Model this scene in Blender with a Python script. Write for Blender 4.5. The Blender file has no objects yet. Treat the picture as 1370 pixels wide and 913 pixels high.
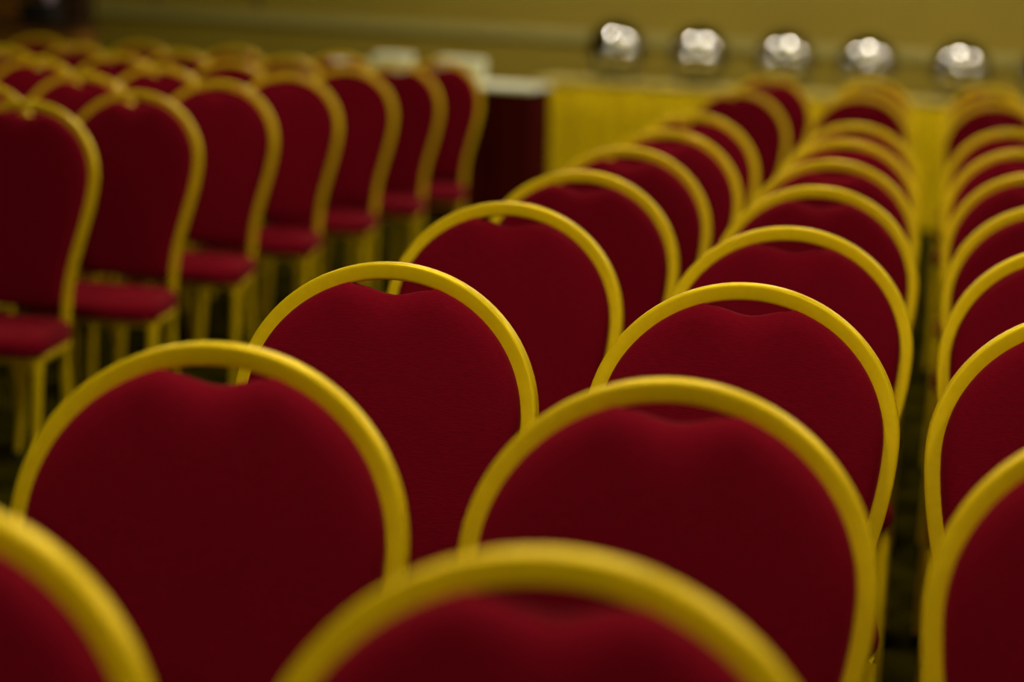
import bpy, bmesh, math, random
from mathutils import Vector, Matrix
PI = math.pi
random.seed(7)
C = bpy.context.scene.collection
sc = bpy.context.scene

# ------------------------------------------------------------------ materials
def mat(name, col, rough=.5, metal=0., spec=.5, noise=None, bump=None, sheen=None, emit=None, coat=0.):
    m = bpy.data.materials.new(name); m.use_nodes = True
    nt = m.node_tree; b = nt.nodes['Principled BSDF']
    b.inputs['Base Color'].default_value = (*col, 1)
    b.inputs['Roughness'].default_value = rough
    b.inputs['Metallic'].default_value = metal
    b.inputs['Specular IOR Level'].default_value = spec
    b.inputs['Coat Weight'].default_value = coat
    tc = nt.nodes.new('ShaderNodeTexCoord')
    if sheen:
        b.inputs['Sheen Weight'].default_value = sheen[0]
        b.inputs['Sheen Roughness'].default_value = sheen[2]
        b.inputs['Sheen Tint'].default_value = (*sheen[1], 1)
    def tex(scale, stretch, detail):
        mp = nt.nodes.new('ShaderNodeMapping'); mp.inputs['Scale'].default_value = stretch
        n = nt.nodes.new('ShaderNodeTexNoise'); n.inputs['Scale'].default_value = scale
        n.inputs['Detail'].default_value = detail
        nt.links.new(tc.outputs['Object'], mp.inputs['Vector']); nt.links.new(mp.outputs[0], n.inputs['Vector'])
        return n
    if noise:
        sc_, st, c2, lo, hi = noise
        n = tex(sc_, st, 4)
        r = nt.nodes.new('ShaderNodeValToRGB')
        r.color_ramp.elements[0].position = lo; r.color_ramp.elements[0].color = (*col, 1)
        r.color_ramp.elements[1].position = hi; r.color_ramp.elements[1].color = (*c2, 1)
        nt.links.new(n.outputs['Fac'], r.inputs['Fac']); nt.links.new(r.outputs['Color'], b.inputs['Base Color'])
    if bump:
        sc_, st, s, d = bump
        n = tex(sc_, st, 5)
        bp = nt.nodes.new('ShaderNodeBump'); bp.inputs['Strength'].default_value = s; bp.inputs['Distance'].default_value = d
        nt.links.new(n.outputs['Fac'], bp.inputs['Height']); nt.links.new(bp.outputs[0], b.inputs['Normal'])
    if emit:
        b.inputs['Emission Color'].default_value = (*emit[0], 1); b.inputs['Emission Strength'].default_value = emit[1]
    return m

M = {}
M['velvet'] = mat('crimson_velvet', (.140, .0009, .017), .85, spec=.05,
                  noise=(420, (.22, 1, 1.5), (.180, .0012, .022), .35, .7),
                  bump=(420, (.22, 1, 1.5), .5, .001), sheen=(.16, (1, .10, .22), .4))
M['gold'] = mat('gold_painted_metal', (.80, .59, .002), .40, metal=.3, spec=.3,
                noise=(60, (1, 1, 1), (.86, .64, .004), .35, .7), bump=(900, (1, 1, 1), .12, .0004))
M['rubber'] = mat('black_rubber', (.012, .012, .012), .7)
M['wall'] = mat('olive_yellow_plaster', (.26, .197, .008), .62, noise=(1.3, (1, 1, 1), (.23, .173, .006), .3, .75),
                bump=(180, (1, 1, 1), .08, .002))
M['rail'] = mat('pale_olive_paint', (.34, .30, .08), .42, noise=(3, (1, 1, 1), (.31, .275, .07), .3, .7))
M['joint'] = mat('dark_olive_joint', (.14, .10, .01), .7)
M['darkwood'] = mat('dark_brown_wood', (.035, .012, .002), .5, noise=(8, (6, 6, .5), (.05, .018, .003), .3, .7))
M['redwood'] = mat('reddish_brown_panel_wood', (.26, .105, .005), .55, noise=(5, (5, 5, .4), (.20, .08, .005), .3, .7))
M['carpet'] = mat('dark_olive_carpet', (.014, .012, .001), .95, spec=.0, noise=(5, (1, 1, 1), (.04, .032, .002), .45, .6),
                  bump=(600, (1, 1, 1), .6, .004))
M['ceiling'] = mat('tan_ceiling_paint', (.24, .18, .07), .8, noise=(2, (1, 1, 1), (.22, .165, .06), .3, .7))
M['skirt'] = mat('yellow_satin_skirt', (.74, .55, .002), .6, spec=.12, sheen=(.06, (1, .9, .2), .4),
                 noise=(4, (3, 3, .6), (.58, .42, .002), .35, .7))
M['cream'] = mat('pale_cream_cloth', (.50, .42, .10), .7, noise=(30, (1, 1, 1), (.47, .39, .09), .3, .7))
M['burgundy'] = mat('dark_burgundy_cloth', (.060, .0045, .003), .9, spec=.02, noise=(4, (3, 3, .5), (.04, .003, .002), .35, .7))
M['white'] = mat('white_linen', (.66, .68, .50), .8, noise=(40, (1, 1, 1), (.62, .64, .46), .3, .7))
M['chrome'] = mat('polished_steel', (.42, .42, .38), .09, metal=1., noise=(3, (1, 1, 1), (.39, .39, .35), .3, .7))
M['steel'] = mat('brushed_steel', (.35, .34, .28), .3, metal=1., noise=(60, (1, 1, 8), (.30, .29, .24), .3, .7))
M['blackbox'] = mat('black_vinyl', (.004, .005, .006), .6, bump=(300, (1, 1, 1), .3, .001))
M['lilac'] = mat('pale_lilac_ceramic', (.75, .58, .85), .35, noise=(8, (1, 1, 1), (.70, .53, .80), .3, .7))
M['plate'] = mat('lamp_rim_white', (.7, .7, .65), .4)
M['lampwhite'] = mat('lamp_white', (1, 1, 1), .5, emit=((1, .88, .74), 118.))
M['lampwarm'] = mat('lamp_warm', (1, 1, 1), .5, emit=((1, .85, .34), 88.))

# ------------------------------------------------------------------ mesh helpers
def obj(name, bm, m, parent=None, smooth=True, loc=None):
    me = bpy.data.meshes.new(name)
    bmesh.ops.remove_doubles(bm, verts=bm.verts, dist=1e-6)
    bmesh.ops.recalc_face_normals(bm, faces=bm.faces)
    if smooth:
        for f in bm.faces: f.smooth = True
        for e in bm.edges:
            if len(e.link_faces) == 2 and e.calc_face_angle(0) > .75: e.smooth = False
    bm.to_mesh(me); bm.free()
    me.materials.append(M[m])
    o = bpy.data.objects.new(name, me); C.objects.link(o)
    if parent: o.parent = parent
    if loc: o.location = loc
    return o

def tag(o, label=None, cat=None, group=None, kind=None):
    if label: o['label'] = label
    if cat: o['category'] = cat
    if group: o['group'] = group
    if kind: o['kind'] = kind
    return o

def thing(name, label, cat, loc=(0, 0, 0), rz=0, group=None):
    o = bpy.data.objects.new(name, None); C.objects.link(o)
    o.empty_display_size = .1
    o.location = loc; o.rotation_euler = (0, 0, rz)
    return tag(o, label, cat, group)

def copy_tree(o, parent=None):
    c = o.copy(); C.objects.link(c)
    if parent: c.parent = parent
    for ch in list(o.children): copy_tree(ch, c)
    return c

def box(bm, x0, x1, y0, y1, z0, z1, bev=0., seg=2):
    r = bmesh.ops.create_cube(bm, size=1.)
    for v in r['verts']:
        v.co = Vector(((x0 + x1) / 2 + v.co.x * (x1 - x0), (y0 + y1) / 2 + v.co.y * (y1 - y0), (z0 + z1) / 2 + v.co.z * (z1 - z0)))
    if bev:
        es = list({e for v in r['verts'] for e in v.link_edges})
        bmesh.ops.bevel(bm, geom=es, offset=bev, segments=seg, profile=.5, affect='EDGES')
    return bm

def sweep(bm, pts, a, b, n=14, e=4., normals=None, radii=None, closed=False, cap=True):
    """superellipse section (half sizes a in-plane, b across) along pts; normals = outward dir per point"""
    N = len(pts); rings = []
    for i, p in enumerate(pts):
        if closed: t = pts[(i + 1) % N] - pts[i - 1]
        else: t = pts[min(i + 1, N - 1)] - pts[max(i - 1, 0)]
        t.normalize()
        if normals: nn = normals[i]
        else: nn = Vector((0, 1, 0)) if abs(t.y) < .9 else Vector((0, 0, 1))
        nn = (nn - t * nn.dot(t)).normalized(); bb = t.cross(nn)
        r = radii[i] if radii else 1.
        ring = []
        for k in range(n):
            th = 2 * PI * (k + .5) / n
            c, s = math.cos(th), math.sin(th)
            ring.append(bm.verts.new(p + nn * (a * r * math.copysign(abs(c) ** (2 / e), c)) + bb * (b * r * math.copysign(abs(s) ** (2 / e), s))))
        rings.append(ring)
    M_ = N if closed else N - 1
    for i in range(M_):
        r0, r1 = rings[i], rings[(i + 1) % N]
        for k in range(n): bm.faces.new((r0[k], r0[(k + 1) % n], r1[(k + 1) % n], r1[k]))
    if cap and not closed:
        bm.faces.new(rings[0]); bm.faces.new(list(reversed(rings[-1])))
    return bm

def lathe(bm, prof, n=32, ctr=(0, 0), sx=1., sy=1., cap=True):
    rings = []
    for r, z in prof:
        rings.append([bm.verts.new((ctr[0] + sx * r * math.cos(2 * PI * k / n), ctr[1] + sy * r * math.sin(2 * PI * k / n), z)) for k in range(n)])
    for i in range(len(rings) - 1):
        for k in range(n): bm.faces.new((rings[i][k], rings[i][(k + 1) % n], rings[i + 1][(k + 1) % n], rings[i + 1][k]))
    if cap:
        bm.faces.new(rings[0]); bm.faces.new(list(reversed(rings[-1])))
    return bm

# ------------------------------------------------------------------ banquet chair
# local frame: the chair faces -Y, floor z=0, origin under the foot of the back posts at seat height
Z0, ZW, ZT = .405, .812, 1.0       # post foot, widest height, top of the arch
def yb(z):                          # side profile of the back (leans backwards, +y)
    t = max(0, min(1, (z - .44) / .56))
    return .072 * t ** 1.3
def hw(z):                          # outer half width of the balloon back
    if z >= ZW: return .20 * math.sqrt(max(0, 1 - ((z - ZW) / (ZT - ZW)) ** 2))
    t = max(0, min(1, (ZW - z) / .30)); s = t * t * (3 - 2 * t)
    return .20 - .047 * s
def contour(off):
    """centre-line points (x, z) of the back hoop, offset inwards by off, left foot -> arch -> right foot, with outward normals"""
    P = []
    for i in range(18): P.append((hw(Z0 + (ZW - Z0) * i / 18), Z0 + (ZW - Z0) * i / 18))
    for i in range(25):
        th = PI / 2 * i / 24
        P.append((.20 * math.cos(th), ZW + (ZT - ZW) * math.sin(th)))
    full = [(-x, z) for x, z in P] + [(x, z) for x, z in reversed(P[:-1])]
    out = []
    for i, (x, z) in enumerate(full):
        a = full[max(i - 1, 0)]; b = full[min(i + 1, len(full) - 1)]
        tx, tz = b[0] - a[0], b[1] - a[1]; L = math.hypot(tx, tz)
        nx, nz = -tz / L, tx / L
        out.append((x - nx * off, z - nz * off, nx, nz))
    return out

def chair_parts():
    root = thing('banquet_chair', '', 'chair')
    # hoop frame
    bm = bmesh.new(); cc = contour(.0108)
    pts = [Vector((x, yb(z), z)) for x, z, nx, nz in cc]
    nrm = [Vector((nx, 0, nz)) for x, z, nx, nz in cc]
    sweep(bm, pts, .0112, .0105, n=24, e=7, normals=nrm)
    # small weld collars where the hoop meets the seat
    obj('back_frame', bm, 'gold', root)
    # upholstered back with the dipped hand hold
    ic = [(x, z) for x, z, nx, nz in contour(.0205) if z > .515]
    xb = abs(ic[0][0]); zb = .492
    low = [(xb - .004, .505), (xb - .016, zb + .003), (xb - .035, zb)]
    base = [(xb - .035 - (2 * xb - .07) * k / 10, zb) for k in range(1, 10)]
    outline = ic + low + base + [(-x, z) for x, z in reversed(low)]
    def dip(x): return (.0045 + .0160 * math.cos(PI * x / .116) ** 2) * max(0, min(1, (.058 - abs(x)) / .012)) if abs(x) < .058 else 0
    zc = .735
    rings = []
    front = [(1., .000), (1.006, .010), (1.006, .017), (.997, .0245), (.978, .030), (.945, .034), (.89, .0365), (.80, .038), (.68, .039), (.5, .0395), (.3, .040), (.12, .040)]
    bm = bmesh.new()
    def mk(s, dy, side):
        r = []
        for x, z in outline:
            d = dip(x) * (max(0, (s - .55) / .45) ** 1.6) if z > .9 else 0
            X, Z = x * s, zc + (z - zc) * s - d
            soft = 0
            if side < 0 and z > .9 and s > .7:       # the stuffing sinks around the hand hold
                soft = .006 * math.exp(-(x / .035) ** 2) * max(0, s - .84) / .16 * (1 if s < .999 else .3)
                soft -= .003 * math.exp(-((abs(x) - .068) / .02) ** 2) * max(0, s - .84) / .16
            r.append(bm.verts.new((X, yb(Z) + side * dy - side * soft * 1. if side < 0 else yb(Z) + dy, Z)))
        return r
    F = [mk(s, dy, -1) for s, dy in front]
    B = [mk(s, dy, 1) for s, dy in ((1., .002), (.985, .007), (.95, .0095), (.8, .0105), (.4, .0105), (.12, .0105))]
    n = len(outline)
    def bridge(a, b):
        for k in range(n): bm.faces.new((a[k], a[(k + 1) % n], b[(k + 1) % n], b[k]))
    for i in range(len(F) - 1): bridge(F[i], F[i + 1])
    for i in range(len(B) - 1): bridge(B[i], B[i + 1])
    bridge(F[0], B[0]); bm.faces.new(F[-1]); bm.faces.new(list(reversed(B[-1])))
    obj('backrest', bm, 'velvet', root)
    # seat cushion: rounded trapezoid, waterfall front
    bm = bmesh.new()
    so = []
    def corner(cx, cy, r, a0, a1, k=7):
        for i in range(k): 
            a = a0 + (a1 - a0) * i / (k - 1); so.append((cx + r * math.cos(a), cy + r * math.sin(a)))
    corner(.128, -.012, .03, PI / 2, 0, 5)          # rear right
    corner(.132, -.265, .05, 0, -PI / 2)            # front right
    so += [(.06, -.320), (0, -.322), (-.06, -.320)]
    corner(-.132, -.265, .05, -PI / 2, -PI)
    corner(-.128, -.012, .03, PI, PI / 2, 5)
    # bow the sides outward
    so = [(x * (1 + .10 * math.sin(PI * min(1, max(0, (-y - .0) / .31)))) if abs(x) > .1 else x, y) for x, y in so]
    cyy = -.15; prof = [(.93, .410), (.985, .413), (1.0, .421), (1.005, .435), (.99, .449), (.95, .459), (.87, .466), (.72, .470), (.45, .473), (.15, .474)]
    R = [[bm.verts.new((x * s, cyy + (y - cyy) * s, z - (.010 * max(0, (-y - .25) / .07) if z > .44 else 0))) for x, y in so] for s, z in prof]
    n = len(so)
    for i in range(len(R) - 1): bridge(R[i], R[i + 1])
    bm.faces.new(R[0]); bm.faces.new(list(reversed(R[-1])))
    obj('seat', bm, 'velvet', root)
    # rails below the seat
    bm = bmesh.new()
    fr = [(.145, .004), (.155, -.10), (.165, -.18), (.166, -.240), (.150, -.260), (.08, -.266), (0, -.268), (-.08, -.266), (-.150, -.260), (-.166, -.240), (-.165, -.18), (-.155, -.10), (-.145, .004), (-.07, .006), (.07, .006)]
    sweep(bm, [Vector((x, y, .399)) for x, y in fr], .0105, .0105, n=10, e=4, normals=[Vector((x, y + .14, 0)).normalized() for x, y in fr], closed=True)
    obj('seat_frame', bm, 'gold', root)
    for s in (-1, 1):
        bm = bmesh.new()                             # front leg with its rounded knee
        pts = [Vector((s * .164, -.230, .401)), Vector((s * .172, -.251, .402)), Vector((s * .176, -.263, .392)), Vector((s * .177, -.267, .370)),
               Vector((s * .179, -.273, .25)), Vector((s * .182, -.283, .12)), Vector((s * .185, -.290, .018))]
        sweep(bm, pts, .0112, .0112, n=14, e=2.6, radii=[.9, 1.15, 1.3, 1.12, 1., .92, .85])
        lg = obj('leg', bm, 'gold', root)
        bm = bmesh.new(); lathe(bm, [(.012, 0), (.014, .004), (.014, .02), (.011, .026)], 14, (s * .185, -.290)); obj('foot', bm, 'rubber', lg)
        bm = bmesh.new()                             # rear leg splays back
        pts = [Vector((s * .142, -.006, .41)), Vector((s * .143, -.004, .36)), Vector((s * .147, .012, .24)), Vector((s * .153, .04, .11)), Vector((s * .160, .066, .018))]
        sweep(bm, pts, .0108, .0108, n=14, e=3.2, radii=[1, 1, 1, .95, .9])
        lg = obj('leg', bm, 'gold', root)
        bm = bmesh.new(); lathe(bm, [(.012, 0), (.014, .004), (.014, .02), (.011, .026)], 14, (s * .160, .067)); obj('foot', bm, 'rubber', lg)
    return root

chair0 = chair_parts(); first = [True]
TOPY = yb(ZT)
def put_chair(x, y, label, group, rz=0., dz=0.):
    if first[0]: o = chair0; first[0] = False
    else: o = copy_tree(chair0)
    # (x, y) is where the top of the hoop stands
    off = Matrix.Rotation(rz, 3, 'Z') @ Vector((0, TOPY, 0))
    o.location = (x - off.x, y - off.y, 0); o.rotation_euler = (0, 0, rz)
    o['label'] = label; o['category'] = 'chair'; o['group'] = group
    return o

ORD = ['first', 'second', 'third', 'fourth', 'fifth', 'sixth', 'seventh', 'eighth', 'ninth', 'tenth', 'eleventh']
# column A: left column of the near block, (x, y) of each hoop top, from the camera outwards
colA = [(-.675, 1.502, 0), (-.671, 2.221, 0), (-.668, 2.961, -.05), (-.686, 3.888, -.03), (-.680, 4.652, -.01), (-.693, 5.421, .01), (-.686, 6.177, -.01), (-.715, 7.101, 0), (-.751, 8.996, 0), (-.753, 10.64, -.01)]
labA = ['crimson chair cropped by the lower left corner, only its gold arch top showing',
        'large crimson chair at left front, whole gold arch and see-through hand hold, slightly soft',
        'sharply focused crimson chair with see-through hand hold, just behind the large left front chair',
        'crimson chair directly behind the sharply focused left one, small gold glimpse in its hand hold',
        'fourth arch back along the left slanting column, bright gold top edge by the yellow skirt',
        'fifth arch back along the left slanting column, below the yellow table skirt',
        'sixth arch back along the left slanting column, blurred, above the fifth',
        'seventh arch back along the left slanting column, blurred, last before the cross gap',
        'blurred dark red chair beyond the cross gap, left column, in front of buffet dishes',
        'farthest blurred chair of the left slanting column, below the third steel dish']
for (x, y, rz), l in zip(colA, labA): put_chair(x, y, l, 'chairs of the left slanting column', rz)
colB = [(-.221, 1.502, 0), (-.222, 2.226, -.03), (-.219, 3.02, -.035), (-.215, 3.803, -.017), (-.218, 4.658, -.01), (-.226, 5.438, 0), (-.233, 6.248, 0), (-.242, 7.093, 0), (-.300, 9.2, 0), (-.310, 10.1, .01), (-.315, 11.0, 0)]
labB = ['nearest blurred crimson chair at the bottom edge, only its broad gold arch showing',
        'large crimson chair right of centre, whole gold arch, behind the bottom edge chair',
        'sharply focused crimson chair in the centre right column with crisp gold arch',
        'crimson chair just behind the sharply focused centre right one, slightly blurred',
        'centre right chair two behind the sharply focused one, blurred gold rim',
        'centre right chair three behind the sharply focused one, left of the narrow aisle',
        'centre right chair four behind the sharply focused one, thin crescent of red',
        'blurred centre right chair, last of its column before the cross gap',
        'blurred chair just beyond the cross gap in the centre right column, wide dark red patch',
        'blurred orange-gold arch, second beyond the cross gap in the centre right column',
        'topmost farthest arch of the centre right column, under the fourth steel dish']
for (x, y, rz), l in zip(colB, labB): put_chair(x, y, l, 'chairs of the centre right column', rz)
colC = [(.218, 2.21, 0), (.212, 2.995, .01), (.223, 3.80, 0), (.225, 4.58, 0), (.222, 5.42, -.01), (.219, 6.3, 0), (.217, 7.3, 0), (.205, 9.2, 0), (.205, 10.1, .01), (.205, 11.05, 0)]
labC = ['nearest chair at the right edge, cropped gold arch in the lower right corner',
        'second chair up the right edge, sharp gold hoop cut by the frame',
        'third chair up the right edge, its gold hoop just above the sharp one',
        'fourth chair up the right edge, slightly blurred gold hoop',
        'fifth chair up the right edge, blurred hoop right of the narrow aisle',
        'sixth chair up the right edge, blurred dark gold hoop',
        'seventh chair up the right edge, last before the cross gap',
        'first blurred chair beyond the cross gap on the right side, dark red band',
        'second blurred chair beyond the cross gap on the right side',
        'topmost farthest chair on the right side, yellow arch under the fifth steel dish']
for (x, y, rz), l in zip(colC, labC): put_chair(x, y, l, 'chairs of the right edge column', rz)
# far left block: seven rows; columns counted leftwards from the wide aisle
rowsL = [5.717, 6.41, 7.263, 8.10, 8.87, 9.60, 10.3]
dxL = [-.046, .003, -.022, -.03, -.012, .012, .04]
names = ['aisle-side column', 'second column from the aisle', 'third column from the aisle', 'fourth column from the aisle',
         'fifth column from the aisle', 'sixth column from the aisle', 'seventh column from the aisle']
for i, y in enumerate(rowsL):
    for k in range(7):
        x = -2.211 + dxL[i] - .461 * k + (random.uniform(-.012, .012) if k else 0)
        # skip chairs wholly outside the frame
        if x + .22 < -.424 * y + .03: continue
        put_chair(x, y + (random.uniform(-.02, .02) if k else 0),
                  'red chair in far left block, %s row from camera, %s' % (ORD[i], names[k]),
                  'chairs of the far left block', random.uniform(-.02, .02))

# ------------------------------------------------------------------ room
X0, X1, Y0, Y1, H = -9.0, 6.0, -5.0, 15.9, 3.5
def struct(name, bm, m, **k): return tag(obj(name, bm, m, smooth=False, **k), kind='structure')
bm = bmesh.new(); box(bm, X0 - .15, X1 + .15, Y0 - .15, Y1 + .15, -.12, 0); struct('floor', bm, 'carpet')
bm = bmesh.new(); box(bm, X0 - .15, X1 + .15, Y0 - .15, Y1 + .15, H, H + .12); struct('ceiling', bm, 'ceiling')
bm = bmesh.new(); box(bm, X0 - .15, X1 + .15, Y1, Y1 + .15, 0, H); struct('wall_back', bm, 'wall')
bm = bmesh.new(); box(bm, X0 - .15, X1 + .15, Y0 - .15, Y0, 0, H); struct('wall_front', bm, 'wall')
bm = bmesh.new(); box(bm, X0 - .15, X0, Y0, Y1, 0, H); struct('wall_left', bm, 'wall')
bm = bmesh.new(); box(bm, X1, X1 + .15, Y0, Y1, 0, H); struct('wall_right', bm, 'wall')
# dado rail along the back wall
bm = bmesh.new(); box(bm, -5.81, X1, Y1 - .03, Y1, .97, 1.05, .008); struct('trim_1', bm, 'rail')
# vertical joints between wall panels
for i, x in enumerate((-5.36, -4.64)):
    bm = bmesh.new(); box(bm, x - .02, x + .02, Y1 - .012, Y1, 1.05, H); struct('trim_%d' % (i + 2), bm, 'joint')
# dark post and the brown door leaf beside it
bm = bmesh.new(); box(bm, -6.02, -5.815, Y1 - .22, Y1, 0, H, .01); struct('trim_4', bm, 'darkwood')
bm = bmesh.new(); box(bm, -6.95, -6.02, Y1 - .06, Y1, 0, 2.3, .008); d = struct('door_1', bm, 'redwood')
bm = bmesh.new()
for z0, z1 in ((.15, .95), (1.1, 2.15)):
    box(bm, -6.85, -6.55, Y1 - .075, Y1 - .055, z0, z1, .01); box(bm, -6.43, -6.12, Y1 - .075, Y1 - .055, z0, z1, .01)
o = obj('door_panel', bm, 'redwood', d, smooth=False)
bm = bmesh.new(); box(bm, -7.07, -6.95, Y1 - .1, Y1, 0, 2.4, .01); struct('trim_5', bm, 'darkwood')
for nm, a in (('baseboard_back', (-5.81, X1, Y1 - .02, Y1)), ('baseboard_left', (X0, X0 + .02, Y0, Y1)), ('baseboard_right', (X1 - .02, X1, Y0, Y1))):
    bm = bmesh.new(); box(bm, *a, 0, .1); struct(nm, bm, 'darkwood')

# ------------------------------------------------------------------ skirted tables
def pleated(bm, x0, x1, y0, y1, z0, z1, pitch, amp, flare=.0):
    """closed pleated cloth wall round a rectangle"""
    per = []
    def run(ax, ay, bx, by, nx, ny):
        L = math.hypot(bx - ax, by - ay); n = max(2, int(L / pitch) * 8)
        for i in range(n):
            t = i / n; per.append((ax + (bx - ax) * t, ay + (by - ay) * t, nx, ny, t * L))
    run(x0, y0, x1, y0, 0, -1); run(x1, y0, x1, y1, 1, 0); run(x1, y1, x0, y1, 0, 1); run(x0, y1, x0, y0, -1, 0)
    zs = [z1, z1 - .02, z1 - .06, z1 - .2, (z0 + z1) / 2, z0 + .1, z0]
    am = [.15, .4, .8, 1, 1, 1.1, 1.2]
    R = []
    for z, a in zip(zs, am):
        f = flare * (z1 - z)
        R.append([bm.verts.new((x + nx * (amp * a * (1 + math.sin(2 * PI * s / pitch + .6 * math.sin(s * 3.1))) * .5 + f), y + ny * (amp * a * (1 + math.sin(2 * PI * s / pitch + .6 * math.sin(s * 3.1))) * .5 + f), z)) for x, y, nx, ny, s in per])
    n = len(per)
    for i in range(len(R) - 1):
        for k in range(n): bm.faces.new((R[i][k], R[i][(k + 1) % n], R[i + 1][(k + 1) % n], R[i + 1][k]))
    return bm

t = thing('buffet_table', 'long buffet table with pleated yellow skirt against the far wall', 'table', (0, 14.9, 0))
bm = bmesh.new(); pleated(bm, -2.45, 3.0, -.38, .38, .01, .762, .11, .035); obj('skirt', bm, 'skirt', t)
bm = bmesh.new(); box(bm, -2.47, 3.02, -.40, .40, .755, .772, .006); obj('tabletop', bm, 'cream', t)
for x in (-2.3, .27, 2.85):
    for y in (-.3, .3):
        bm = bmesh.new(); box(bm, x - .02, x + .02, y - .02, y + .02, 0, .755, .004); obj('leg', bm, 'steel', t)

t = thing('side_table', 'burgundy-clothed table with white top cloth left of the yellow skirted buffet', 'table', (-2.95, 13.65, 0))
bm = bmesh.new(); pleated(bm, -.66, .66, -.34, .34, .01, .742, .22, .02, .03); obj('tablecloth', bm, 'burgundy', t)
bm = bmesh.new(); box(bm, -.68, .68, -.36, .36, .738, .762, .008); obj('top_cloth', bm, 'white', t)
for x in (-.55, .55):
    for y in (-.25, .25):
        bm = bmesh.new(); box(bm, x - .02, x + .02, y - .02, y + .02, 0, .74, .004); obj('leg', bm, 'steel', t)

# folded white cloths in piles on the side table
def folded(w, d_, h):
    bm = bmesh.new()
    box(bm, -w / 2, w / 2, -d_ / 2, d_ / 2, 0, h, h * .45, 3)
    return bm
piles = [(-.50, -.05, .22, 3, 'left'), (-.22, .03, .20, 5, 'middle'), (.20, -.02, .25, 5, 'right')]
words = ['lowest', 'second', 'third', 'fourth', 'fifth', 'sixth']
cl0 = None
for px, py, w, n, wd in piles:
    z = .7625
    for i in range(n):
        h = .026
        nm = words[i] if i < n - 1 else 'topmost'
        lab = '%s folded white cloth of the %s pile on the burgundy table' % (nm, wd)
        if cl0 is None:
            cl0 = obj('folded_cloth', folded(.24, .30, h), 'white'); o = cl0
        else:
            o = cl0.copy(); C.objects.link(o)
        o.scale = (w / .24, 1, 1)
        o.location = (-2.95 + px + random.uniform(-.008, .008), 13.65 + py, z); o.rotation_euler = (0, 0, random.uniform(-.05, .05))
        tag(o, lab, 'folded cloth', 'folded white cloths on the burgundy table'); z += h + .0005

# ------------------------------------------------------------------ chafing dishes
def make_dish():
    r = thing('chafing_dish', '', 'chafing dish')
    bm = bmesh.new(); lathe(bm, [(.150, .012), (.165, .016), (.168, .022), (.150, .026), (.05, .028)], 40); obj('base_tray', bm, 'steel', r)
    bm = bmesh.new(); lathe(bm, [(.035, .029), (.042, .034), (.042, .075), (.036, .08), (.02, .082)], 24); obj('fuel_burner', bm, 'steel', r)
    for k in range(4):
        a = PI / 4 + k * PI / 2; c, s = math.cos(a), math.sin(a)
        bm = bmesh.new()
        P_ = [Vector((c * .178, s * .178, .165)), Vector((c * .186, s * .186, .13)), Vector((c * .176, s * .176, .07)), Vector((c * .162, s * .162, .03)), Vector((c * .164, s * .164, .004))]
        sweep(bm, P_, .009, .012, n=10, e=2, normals=[Vector((c, s, 0))] * 5, radii=[1, 1, .85, .9, 1.2]); obj('leg', bm, 'steel', r)
    bm = bmesh.new(); lathe(bm, [(.10, .105), (.165, .112), (.180, .130), (.182, .165), (.200, .168), (.202, .176), (.186, .180), (.10, .181)], 48); obj('water_pan', bm, 'chrome', r)
    bm = bmesh.new()
    prof = [(.188, .181), (.193, .187), (.190, .195)] + [(.186 * math.cos(PI / 2 * i / 14), .197 + .180 * math.sin(PI / 2 * i / 14)) for i in range(14)] + [(.012, .3768)]
    lathe(bm, prof, 56); lid = obj('dome_lid', bm, 'chrome', r)
    bm = bmesh.new(); pts = [Vector((-.05, -.188, .235)), Vector((-.045, -.214, .232)), Vector((-.02, -.222, .231)), Vector((.02, -.222, .231)), Vector((.045, -.214, .232)), Vector((.05, -.188, .235))]
    sweep(bm, pts, .005, .005, n=10, e=2, normals=[Vector((0, 0, 1))] * 6); obj('handle', bm, 'steel', lid)
    bm = bmesh.new(); box(bm, -.035, .035, .185, .215, .168, .205, .006); obj('hinge', bm, 'steel', lid)
    return r
dish = make_dish()
dl = ['leftmost steel dome chafing dish on the yellow buffet table', 'second steel dome chafing dish from the left on the buffet',
      'third steel dome chafing dish from the left, above the farthest left-column chairs', 'fourth steel dome chafing dish from the left, above the centre right column',
      'fifth steel dome chafing dish from the left, above the right edge column', 'steel dome chafing dish cropped by the right edge of the photo']
for i, x in enumerate((-2.024, -1.509, -.977, -.474, .09, .62)):
    o = dish if i == 0 else copy_tree(dish)
    o.location = (x, 14.9 + random.uniform(-.015, .015), .7735); o.rotation_euler = (0, 0, random.uniform(-.05, .05))
    tag(o, dl[i], 'chafing dish', 'chafing dishes along the buffet')

# ------------------------------------------------------------------ console, black case and vase by the dark post
t = thing('console_cabinet', 'brown wooden console standing left of the dark post, half hidden by chairs', 'cabinet', (-5.66, 14.6, 0))
bm = bmesh.new(); box(bm, -.28, .28, -.2, .2, .06, .90, .006); obj('body', bm, 'redwood', t, smooth=False)
bm = bmesh.new(); box(bm, -.30, .30, -.22, .22, .90, .93, .006); obj('top', bm, 'darkwood', t, smooth=False)
bm = bmesh.new(); box(bm, -.25, .25, -.17, .17, 0, .06); obj('plinth', bm, 'darkwood', t, smooth=False)
for s in (-1, 1):
    bm = bmesh.new(); box(bm, s * .135 - .125, s * .135 + .125, -.214, -.2, .1, .87, .005); dr = obj('door', bm, 'redwood', t, smooth=False)
    bm = bmesh.new(); box(bm, s * .03 - .006, s * .03 + .006, -.235, -.214, .5, .6, .004); obj('handle', bm, 'steel', dr)
t = thing('loudspeaker', 'small black box loudspeaker on the brown console, upper left corner', 'loudspeaker', (-5.67, 14.55, .9305))
bm = bmesh.new(); box(bm, -.115, .115, -.09, .09, 0, .135, .012, 3); obj('cabinet', bm, 'blackbox', t)
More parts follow.
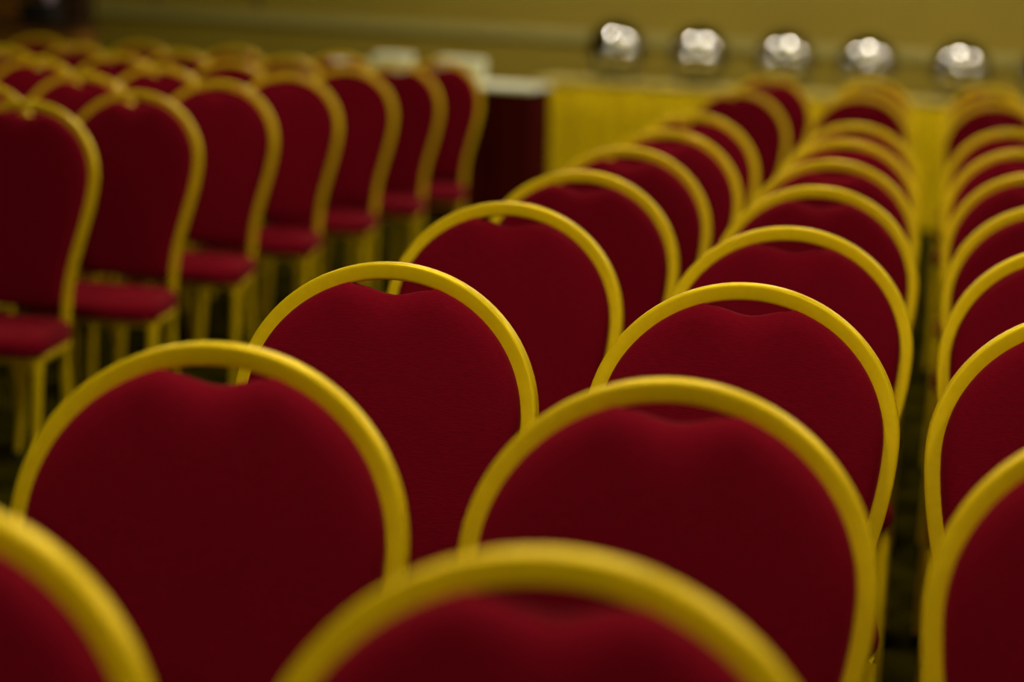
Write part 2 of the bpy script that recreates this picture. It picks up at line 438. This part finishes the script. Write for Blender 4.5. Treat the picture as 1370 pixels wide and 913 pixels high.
bm = bmesh.new(); box(bm, -.10, .10, -.096, -.088, .012, .123, .004); g = obj('grille', bm, 'blackbox', t)
t = thing('vase', 'pale lilac vase with a rounded base standing on the black loudspeaker', 'vase', (-5.625, 14.55, 1.066))
bm = bmesh.new(); lathe(bm, [(.018, 0), (.028, .006), (.038, .04), (.042, .10), (.040, .16), (.030, .20), (.024, .23), (.030, .25), (.026, .25), (.02, .23), (.02, .10)], 28); obj('body', bm, 'lilac', t)
bm = bmesh.new(); lathe(bm, [(.026, .249), (.032, .252), (.031, .257), (.025, .256)], 28); obj('rim', bm, 'lilac', t)

# ------------------------------------------------------------------ ceiling lamps
lamps = [(-2.9, 13.8, 'lampwhite'), (-.3, 13.8, 'lampwhite'), (2.3, 13.8, 'lampwhite'),
         (-1.6, 10.4, 'lampwarm'), (1.3, 10.4, 'lampwarm'), (4.4, 12.2, 'lampwarm'),
         (-3.2, 6.8, 'lampwarm'), (-.3, 5.6, 'lampwarm'), (2.4, 7.2, 'lampwarm'),
         (-1.0, 2.2, 'lampwarm'), (1.6, 2.2, 'lampwarm'), (-1.1, -1.9, 'lampwarm'), (.5, -1.9, 'lampwarm'), (-.3, -3.6, 'lampwarm')]
protos = {}
for x, y, m in lamps:
    if m not in protos:
        t = thing('ceiling_light', 'round flush ceiling lamp with white rim', 'ceiling light', (x, y, H), 0, 'round ceiling lamps')
        bm = bmesh.new(); lathe(bm, [(.222, -.002), (.225, -.016), (.245, -.014), (.252, -.001)], 32, cap=False); obj('rim', bm, 'plate', t)
        bm = bmesh.new(); lathe(bm, [(.220, -.003), (.220, -.008), (.19, -.0105), (.05, -.012)], 24); obj('diffuser', bm, m, t)
        protos[m] = t
    else:
        t = copy_tree(protos[m]); t.location = (x, y, H)

# ------------------------------------------------------------------ world, camera, view
w = bpy.data.worlds.new('world'); sc.world = w; w.use_nodes = True
w.node_tree.nodes['Background'].inputs[0].default_value = (.02, .018, .01, 1)
w.node_tree.nodes['Background'].inputs[1].default_value = .5

yaw, pit, roll, Hc, f = .17195, .15025, .0536, 1.3655, 3200.
cy, sy = math.cos(yaw), math.sin(yaw)
F = Vector((-sy * math.cos(pit), cy * math.cos(pit), -math.sin(pit)))
R0 = Vector((cy, sy, 0)); U0 = R0.cross(F)
R = R0 * math.cos(roll) + U0 * math.sin(roll); U = -R0 * math.sin(roll) + U0 * math.cos(roll)
cam = bpy.data.cameras.new('camera'); co = bpy.data.objects.new('camera', cam); C.objects.link(co)
mt = Matrix((R, U, -F)).transposed().to_4x4(); mt.translation = Vector((0, 0, Hc)); co.matrix_world = mt
cam.sensor_width = 36; cam.lens = f / 1370 * 36; cam.clip_start = .05; cam.clip_end = 60
cam.dof.use_dof = True; cam.dof.focus_distance = 3.05; cam.dof.aperture_fstop = 2.6
sc.camera = co

sc.view_settings.view_transform = 'Standard'; sc.view_settings.look = 'None'
sc.view_settings.gamma = 1; sc.view_settings.use_curve_mapping = False
sc.view_settings.exposure = 0.0
sc.cycles.use_denoising = True
sc.cycles.use_adaptive_sampling = False
sc.cycles.max_bounces = 8
sc.cycles.sample_clamp_indirect = 0; sc.cycles.sample_clamp_direct = 0
